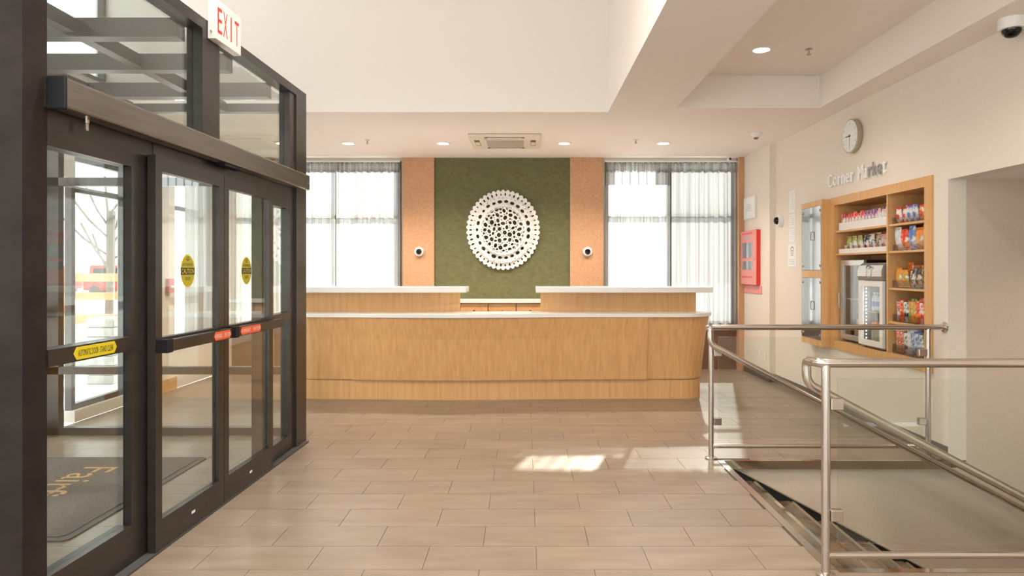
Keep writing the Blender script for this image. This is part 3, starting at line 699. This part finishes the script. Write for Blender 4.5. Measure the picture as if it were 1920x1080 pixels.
for k, (a, b_) in enumerate(seq):
    nm = 'yellow green' if a == YEL else 'black and white' if BLK in (a, b_) and a != TAN_ else 'tan and black' if a == TAN_ else 'pink'
    bag(7.54-.122*k, XF+.05, 1.751, .118, .175, .06, a, b_, nm+' snack pouch on the shelf right above the coolers', nm+' pouches above coolers', name='snack_pouch')
    cpo = thing('snack_cup', ('tan', 'pink')[k % 2]+' filled snack cup in front of the pouches right above the coolers', 'cup', (WX+.048, 7.50-.122*k, 1.75), 0, ('tan', 'pink')[k % 2]+' snack cups')
    B().lathe([(.013, 0), (.02, .075)], 'c%03d%03d%03d' % tuple(int(v*255) for v in ((TAN_, PNK)[k % 2])) if colmat((TAN_, PNK)[k % 2]) else '', n=12).obj('contents', cpo); B().lathe([(.021, .075), (.021, .082)], 'paper', n=12).obj('lid', cpo)
bin_(5.94, 6.51, 2.0, .06, 'clear bin on the top shelf of the narrow bay')
for k, (a, b_, nm) in enumerate([(RED, WHT, 'red'), (RED, WHT, 'red'), (BLU, SIL, 'blue'), (BLU, SIL, 'blue'), (RED, ORG, 'red and orange'), (ORG, RED, 'orange')]):
    bag(6.46-.094*k, XF, 2.006, .09, .14, .05, a, b_, nm+' small bag on the top shelf of the narrow bay', nm+' bags narrow bay top', name='snack_bag')
    bag(6.46-.094*k, XF+.1, 2.006, .09, .165, .05, RED if k < 5 else YEL, b_, 'back row bag on the top shelf of the narrow bay', 'back row narrow bay top')
bin_(5.94, 6.51, 1.745, .06, 'clear bin on the second shelf of the narrow bay')
for k, (a, b_, nm) in enumerate([(SIL, WHT, 'silver white'), (RED, ORG, 'red'), (BLU, SIL, 'blue'), (ORG, TAN_, 'golden orange'), (ORG, YEL, 'golden orange')]):
    bag(6.45-.111*k, XF, 1.751, .125, .20, .075, a, b_, 'plump '+nm+' chip bag on the second shelf of the narrow bay', nm+' chip bags')
    bag(6.445-.111*k, XF+.12, 1.751, .12, .205, .06, (RED, RED, RED, BLU, ORG)[k], b_, 'back row chip bag on the second shelf of the narrow bay', 'back row chip bags')
bin_(5.94, 6.51, 1.395, .07, 'clear bin on the third shelf of the narrow bay')
for k, (a, b_, nm) in enumerate([(ORG, YEL, 'orange and yellow'), (ORG, GRN, 'orange and green'), (BLK, WHT, 'black and white'), (BLK, TAN_, 'black and tan'), (BLK, YEL, 'black and yellow')]):
    bag(6.45-.108*k, XF, 1.40, .11, .17, .06, a, b_, nm+' snack pack on the third shelf of the narrow bay', nm+' packs third shelf')
    bag(6.445-.108*k, XF+.11, 1.40, .11, .215, .06, ORG, RED, 'orange back row pack on the third shelf of the narrow bay', 'orange packs third shelf')
bin_(5.94, 6.51, 1.075, .07, 'clear bin on the fourth shelf of the narrow bay')
for k, (a, b_, nm) in enumerate([(SIL, RED, 'white and red'), (RED, ORG, 'red'), (BLK, WHT, 'black and white'), (GRN, ORG, 'green and orange'), (ORG, YEL, 'orange'), (ORG, RED, 'orange'), (RED, WHT, 'red'), (RED, ORG, 'red'), (BLU, SIL, 'blue')]):
    bag(6.465-.0605*k, XF+.01, 1.08, .09, .19, .042, a, b_, nm+' candy bag on the fourth shelf of the narrow bay', nm+' candy bags', rz=.95)
    if k % 2: bag(6.465-.0605*k, XF+.12, 1.08, .10, .225, .05, (GRN, RED, YEL, BLK)[k//2 % 4], WHT, 'back row candy bag on the fourth shelf of the narrow bay', 'back row candy bags')
bin_(5.94, 6.51, NZ0, .09, 'clear bin on the bottom shelf of the narrow bay')
for k, (a, b_, nm) in enumerate([(TAN_, RED, 'tan and red'), (TAN_, RED, 'tan and red'), (BLK, WHT, 'black and white'), (SIL, WHT, 'silver'), (SIL, BLU, 'silver and blue'), (BLU, SIL, 'blue'), (BLU, WHT, 'blue'), (BLU, GRN, 'blue and green'), (GRN, BLU, 'green')]):
    bag(6.465-.06*k, XF+.01, NZ0+.005, .09, .22, .042, a, b_, nm+' packet on the bottom shelf of the narrow bay', nm+' bottom packets', rz=.95)
    if k % 2: bag(6.46-.06*k, XF+.12, NZ0+.005, .10, .24, .05, (BLK, SIL, BLU, BLU)[k//2 % 4], SIL, 'back row packet on the bottom shelf of the narrow bay', 'back row bottom packets')
# coolers
def bottle(x, y, z, s=1):
    t = thing('water_bottle', 'clear water bottle with blue label in the silver topped cooler', 'bottle', (x, y, z), 0, 'water bottles')
    B().lathe([(.026*s, 0), (.028*s, .01), (.028*s, .12*s), (.02*s, .15*s), (.011*s, .165*s), (.011*s, .18*s)], 'water', n=12).obj('body', t)
    B().lathe([(.0287*s, .05*s), (.0287*s, .10*s)], 'bluelabel', n=12).obj('label_band', t); B().lathe([(.013*s, .178*s), (.013*s, .192*s)], 'paper', n=10).obj('cap', t)
def cooler(y0, y1, x0, z0, z1, frame, label):
    t = thing('drinks_cooler', label, 'refrigerator', (0, 0, 0)); x1 = XB-.01
    for a in ((x0+.03, x1, y0, y0+.02, z0+.015, z1), (x0+.03, x1, y1-.02, y1, z0+.015, z1), (x0+.03, x1, y0+.02, y1-.02, z1-.02, z1), (x0+.03, x1, y0+.02, y1-.02, z0+.015, z0+.045), (x1-.02, x1, y0+.02, y1-.02, z0+.045, z1-.02)):
        box('cabinet', *a, 'silver' if frame == 'white' else 'dark', t)
    d = empty('glass_door'); d.parent = t; f = .055
    for a in ((y0, y0+f, z0+.03, z1), (y1-f, y1, z0+.03, z1), (y0+f, y1-f, z0+.03, z0+.03+f), (y0+f, y1-f, z1-f, z1)): box('door_frame', x0, x0+.028, *a, frame, d)
    box('door_pane', x0+.008, x0+.014, y0+f, y1-f, z0+.03+f, z1-f, 'glass', d)
    box('rack', x0+.04, x1-.02, y0+.02, y1-.02, (z0+z1)/2+.02, (z0+z1)/2+.03, 'alu', t)
    for y in (y0+.04, y1-.04): B().lathe([(.014, 0), (.014, .016)], 'dark', (x0+.06, y, z0), n=10).obj('foot', t)
    return t
ca = cooler(7.10, 7.62, 3.52, NZ0, 1.668, 'silver', 'tall grey glass door cooler beside the mirrored cabinet')
B().tube([(3.505, 7.60, 1.14), (3.49, 7.60, 1.15), (3.49, 7.60, 1.30), (3.505, 7.60, 1.31)], .006, 'alu', 8).obj('pull', ca)
box('inner_liner', 3.845, 3.849, 7.12, 7.60, .82, 1.64, 'white', ca); box('added_glow_strip', 3.56, 3.575, 7.13, 7.14, .85, 1.60, 'led', ca)  # glowing strip is added to brighten the inside of this cooler
cb = cooler(6.60, 7.075, 3.452, NZ0, 1.455, 'white', 'white glass door cooler with domed silver top')
box('inner_liner', 3.845, 3.849, 6.62, 7.055, .82, 1.43, 'white', cb)
v = []; prof = [(3.452, 1.46), (3.440, 1.50), (3.442, 1.56), (3.462, 1.61), (3.50, 1.635), (3.85, 1.635), (3.85, 1.46)]
B().add([(x, y, z) for y in (6.60, 7.075) for x, z in prof], [tuple(range(7)), tuple(range(7, 14))]+[(i, (i+1) % 7, 7+(i+1) % 7, 7+i) for i in range(7)], 'silver').obj('canopy', cb)
em = B()
em.add([(3.4385, 6.84+.055*math.cos(2*PI*i/24), 1.545+.06*math.sin(2*PI*i/24)) for i in range(24)]+[(3.4385, 6.84+.047*math.cos(2*PI*i/24), 1.545+.052*math.sin(2*PI*i/24)) for i in range(24)], [(i, (i+1) % 24, 24+(i+1) % 24, 24+i) for i in range(24)], colmat((.45, .5, .42)))
em.tube([(3.438, 6.885, 1.585), (3.438, 6.86, 1.606), (3.438, 6.835, 1.608), (3.438, 6.80, 1.592)], .006, colmat((.05, .15, .06)), 6); em.obj('oval_emblem', cb)
for k in range(15): B().lathe([(.006, 0), (.006, .003)], 'led', (3.50, 7.005, .87+.036*k), '-x', 8).obj('led', cb)
for k in range(5):
    for j in range(2): bottle(3.55+.08*j, 6.69+.062*k, 1.146)
for k in range(5):
    t = thing('juice_bottle', 'orange capped drink bottle on the floor of the white cooler', 'bottle', (3.55, 6.69+.062*k, .822), 0, 'juice bottles')
    B().lathe([(.027, 0), (.029, .02), (.029, .12), (.014, .16), (.014, .175)], colmat((.5, .45, .35)), n=12).obj('body', t); B().lathe([(.029, .175), (.029, .215)], colmat(ORG), n=10).obj('cap', t)
for k in range(3):
    t = thing('amber_bottle', 'brown bottle at the bottom of the tall grey cooler', 'bottle', (3.60, 7.20+.1*k, .822), 0, 'amber bottles')
    B().lathe([(.03, 0), (.03, .12), (.012, .17), (.012, .21)], colmat((.35, .2, .08)), n=12).obj('body', t)
# mirrored wall cabinet
mc = thing('glass_front_cabinet', 'narrow oak wall cabinet with two glass doors beside the notices', 'cabinet', (0, 0, 0))
X0 = 3.366; Y0, Y1 = 7.75, 8.32; Z0, Z1 = .69, 2.365
for a in ((X0, WX, Y0, Y0+.02, Z0, Z1), (X0, WX, Y1-.02, Y1, Z0, Z1), (X0, WX, Y0+.02, Y1-.02, Z1-.065, Z1), (X0, WX, Y0+.02, Y1-.02, Z0, Z0+.07), (X0, WX, Y0+.02, Y1-.02, 1.473, 1.558), (WX-.012, WX-.001, Y0+.02, Y1-.02, Z0+.07, Z1-.065)):
    box('body', *a, 'oak', mc)
for z0, z1 in ((1.562, 2.296), (.764, 1.47)):
    d = box('glass_door', X0-.004, X0+.002, Y0+.022, Y1-.022, z0, z1, 'frost', mc)
    for y in (Y0+.045, Y1-.045):
        for z in (z0+.05, z1-.05): B().lathe([(.014, 0), (.014, .012)], 'steel', (X0-.004, y, z), '-x', 10).obj('clip', d)
    zc = (z0+z1)/2+.03; yc = 7.99
    for a in ((yc-.05, yc-.045, zc-.05, zc+.05), (yc+.045, yc+.05, zc-.05, zc+.05), (yc-.045, yc+.045, zc-.05, zc-.045), (yc-.045, yc+.045, zc+.045, zc+.05)): box('handle', X0-.008, X0-.004, *a, 'acdark', d)
# lettering sign
sg = thing('wall_lettering', 'raised white Corner Market lettering above the snack niche', 'sign', (0, 0, 0))
def wallmap(geo, y, z, x): return [(x-v[2], y-v[0], z+v[1]) for v in geo[0]], geo[1]
def word(s, y0, y1, greys=()):
    # letter widths from the font, each letter its own part
    wd = [max(text_geo(ch, height=1)[0], key=lambda p: p[0])[0]*2*(1 if ch in 'CMkt' else .74) for ch in s]
    sp = .24; tot = sum(wd)+sp*(len(s)-1); k = (y0-y1)/tot; y = y0
    for i, ch in enumerate(s):
        hh = .142 if ch in 'CMk' else .13 if ch == 't' else .102
        g_ = text_geo(ch, wd[i]*k, hh, .012)
        B().add(*wallmap(g_, y-wd[i]*k/2, 2.50+hh/2, WX-.02), 'greyink' if i in greys else 'signwhite').obj('letter', sg); y -= (wd[i]+sp)*k
word('Corner', 7.80, 7.20); word('Market', 7.10, 6.55, (2, 3, 4))
# clock
ck = thing('wall_clock', 'round wall clock with a bronze rim above the lettering', 'clock', (WX, 7.20, 2.975))
B().lathe([(.17, 0), (.178, .01), (.178, .055), (.17, .06), (.165, .06)], 'rim', axis='-x', n=40).obj('rim', ck); B().lathe([(.165, .045), (.165, .0605)], 'paper', axis='-x', n=40).obj('dial', ck)
for k in range(1, 13):
    a = 2*PI*k/12; g_ = text_geo(str(k), height=.026); B().add([(-.0612, -.135*math.sin(a)-v[0], .135*math.cos(a)+v[1]) for v in g_[0]], g_[1], 'greyink').obj('numeral', ck)
def hand(a, l, w_, name, m):
    s, c = math.sin(a), math.cos(a); p = [(-w_, -.02), (w_, -.02), (w_*.6, l), (-w_*.6, l)]
    B().add([(-xx, -(u*c+v_*s), -u*s+v_*c) for xx in (.062, .064) for u, v_ in p], [(0, 1, 2, 3), (4, 5, 6, 7), (0, 1, 5, 4), (1, 2, 6, 5), (2, 3, 7, 6), (3, 0, 4, 7)], m).obj(name, ck)
hand(2*PI*.755, .085, .006, 'hour_hand', 'ink'); hand(PI, .13, .003, 'minute_hand', 'greyink')
B().lathe([(.01, .06), (.01, .067)], 'ink', axis='-x', n=12).obj('hub', ck)
# far right wall: picture, alarm cabinet, plates
XJ = 3.40
pf = thing('framed_notice', 'small white framed notice above the red alarm cabinet', 'picture', (XJ, 10.29, 2.495))
B().box(-.03, 0, -.25, .25, -.165, .165, 'white').obj('frame', pf, bevel=.004); B().box(-.0315, -.0301, -.22, .22, -.135, .135, 'paper').obj('sheet', pf)
q = B()
for k, (ww, z) in enumerate(((.08, .05), (.12, .02), (.14, -.01), (.12, -.04))): q.box(-.0325, -.0316, -ww, ww, z-.01, z+.008, colmat((.62, .64, .66)))
q.obj('print', pf)
al = thing('alarm_cabinet', 'red fire alarm cabinet with two glazed openings on the wall by the curtained corner', 'alarm panel', (0, 0, 0))
box('body', 3.345, XJ, 9.87, 10.56, 1.34, 2.148, 'red', al); d = box('door', 3.335, 3.345, 9.875, 10.555, 1.345, 2.143, 'pink', al)
box('window_pane', 3.332, 3.335, 10.02, 10.48, 1.74, 1.97, 'frost', d); box('window_pane', 3.332, 3.335, 10.02, 10.48, 1.565, 1.69, 'frost', d); box('name_plate', 3.333, 3.335, 10.12, 10.40, 2.02, 2.06, 'alu', d)
for z in (1.44, 2.09):
    for k in range(6): box('vent_slot', 3.3335, 3.335, 10.03+.085*k, 10.07+.085*k, z, z+.03, 'red', d)
B().lathe([(.012, 0), (.012, .012)], 'steel', (3.335, 9.93, 1.715), '-x', 10).obj('lock', d)
box('lower_plate', XJ-.012, XJ-.0005, 9.80, 10.58, 1.215, 1.33, 'pink', al)
for k, (z0, z1, y0, y1, lab) in enumerate(((2.313, 2.591, 8.80, 8.99, 'tall white paper notice, topmost in the column beside the glass cabinet'), (2.118, 2.285, 8.80, 8.99, 'short white paper notice below the tall one in the column'), (1.93, 2.098, 8.80, 8.99, 'short white paper notice above the large lettered one'), (1.605, 1.903, 8.76, 9.03, 'larger white notice with bold grey lettering, lowest in the column'))):
    pn = thing('paper_notice', lab, 'notice', (0, 0, 0), 0, 'notices on the right wall')
    box('sheet', WX-.004, WX-.0005, y0, y1, z0, z1, 'paper', pn)
    q = B()
    if k < 3:
        n = int((z1-z0)/.028)
        for j in range(n): q.box(WX-.0052, WX-.0041, y0+.02, y1-.02-.03*(j % 3), z1-.03-.026*j, z1-.022-.026*j, colmat((.6, .6, .6)))
    else:
        yc = (y0+y1)/2
        q.add([(WX-.005, yc-.06*math.cos(PI*i/12), 1.83+.04*math.sin(PI*i/12)) for i in range(13)]+[(WX-.005, yc-.035*math.cos(PI*i/12), 1.83+.02*math.sin(PI*i/12)) for i in range(13)], [(i, i+1, 14+i, 13+i) for i in range(12)], 'greyink')
        for j, ww in enumerate((.055, .055, .045, .03)): q.box(WX-.0052, WX-.0041, yc-ww, yc+ww, 1.812-.022*j, 1.822-.022*j, 'greyink')
        for j in range(3): q.box(WX-.0052, WX-.0041, yc-.1+.02*(j % 2), yc+.1-.02*(j % 2), 1.69-.028*j, 1.70-.028*j, colmat((.6, .6, .6)))
    q.obj('print', pn)
def plate(x, y, z, label, w_=.075, h_=.12):
    t = thing('wall_plate', label, 'outlet', (x, y, z), 0, 'wall plates'); B().box(-.008, 0, -w_/2, w_/2, -h_/2, h_/2, 'white').obj('cover', t, bevel=.003); B().box(-.011, -.0082, -.018, .018, -.035, .035, 'paper').obj('insert', t)
plate(XJ, 9.90, .33, 'white wall plate low on the wall by the curtained corner, next to its twin'); plate(XJ, 9.67, .33, 'white wall plate low on the wall by the curtained corner, next to its twin')
plate(WX, 5.86, .40, 'white outlet plate low beside the stairwell corner', .08, .13)
# pull station on exterior wall
fp = thing('pull_station', 'red fire alarm pull station on the wall beyond the vestibule', 'alarm', (XL, 8.83, 1.36))
B().box(0, .05, -.06, .06, -.09, .09, 'red').obj('body', fp, bevel=.005); B().box(.051, .06, -.04, .04, -.03, .0, 'paper').obj('handle', fp)

# ------------------------------------------------------------------ outdoors
gr = struct(B().box(-60, XL-.15, -30, 80, -.3, -.12, 'snow').box(XL-.15, 60, 10.9, 80, -.3, -.12, 'snow').box(XL-.15, 60, -40, -3.05, -.3, -.12, 'snow').obj('ground'), 'bright snowy ground outside')
for k, (z0, z1) in enumerate(((.30, .58), (.90, 1.06), (1.30, 1.48))):
    tb = box('timber_rail', -14, -8.2, 14.9+.02*k, 15.1, z0, z1, 'timber'); tag(tb, ('lowest', 'middle', 'top')[k]+' orange timber rail of the fence outside the window', 'fence rail', 'timber fence rails')
for k in range(4): tag(box('fence_post', -13.9+1.8*k, -13.75+1.8*k, 15.12, 15.27, -.12, 1.6, 'timber'), 'square timber post holding the fence rails outside', 'post', 'timber fence posts')
def boulder(x, y, z, sx, sy, sz, seed, label):
    bm = bmesh.new(); bmesh.ops.create_icosphere(bm, subdivisions=3, radius=1); r = random.Random(seed)
    ax = [Vector((r.uniform(-1, 1), r.uniform(-1, 1), r.uniform(-1, 1))).normalized() for _ in range(9)]
    for v in bm.verts:
        k = 1+.10*sum(math.sin(3*v.co.dot(a)+i) for i, a in enumerate(ax))/3
        v.co = Vector((v.co.x*sx*k, v.co.y*sy*k, v.co.z*sz*k))
    me = bpy.data.meshes.new('boulder'); bm.to_mesh(me); bm.free(); me.materials.append(M['rock']); tag(link('boulder', me, None, (x, y, z)), label, 'rock')
boulder(-7.35, 11.6, .2, .55, .45, .45, 4, 'large grey boulder dusted with snow in front of the fence')
sc = thing('stone_pillar', 'short pillar of stacked stones outside the window', 'pillar', (-6.25, 10.2, -.12), 0)
for k in range(7):
    r = random.Random(k); B().box(-.2+r.uniform(-.02, .02), .2+r.uniform(-.02, .02), -.2, .2, .14*k, .135+.14*k, 'rock').obj('stone', sc, bevel=.02)
for k, (x, y) in enumerate(((-26, 44), (-33, 47))):
    t = thing('parked_van', ('red parked van beyond the fence', 'dark red parked van farther beyond the fence')[k], 'van', (x, y, -.12))
    B().box(-2, 2, -.9, .9, .35, 1.1, 'red').box(-1.6, 2, -.85, .85, 1.1, 1.95, 'red' if k == 0 else 'pink').obj('body', t, bevel=.12); B().box(-1.3, 1.8, -.87, -.84, 1.2, 1.75, 'dark').obj('side_window', t)
    for wx in (-1.2, 1.2): B().lathe([(.34, -.95), (.34, .95)], 'rubber', (wx, 0, .34), '-y', 20).obj('wheel', t)
tr = thing('bare_tree', 'bare leafless tree beyond the fence', 'tree', (-12.2, 20, -.12))
rr = random.Random(11)
B().tube([(0, 0, 0), (.05, 0, 1.5), (0, .1, 3.4)], .12, 'bark', 8).obj('trunk', tr)
for k in range(12):
    a = k*2.4; z = 1.4+.17*k; l = 1.6-.07*k
    B().tube([(0, 0, z), (l*.5*math.cos(a), l*.5*math.sin(a), z+.5), (l*math.cos(a), l*math.sin(a), z+1.2)], .03, 'bark', 6).obj('branch', tr)
nbld = thing('timber_clad_building', 'brown timber clad building across the street', 'building', (0, 0, 0))
box('wall', -40, -30, 5, 40, -.12, 11, 'clad', nbld); box('roof', -40.5, -29.6, 4.5, 40.5, 11, 11.6, 'snow', nbld)
for k in range(6):
    for z in (2, 6): box('window', -30.02, -29.95, 8+5*k, 10+5*k, z, z+1.8, 'dark', nbld)
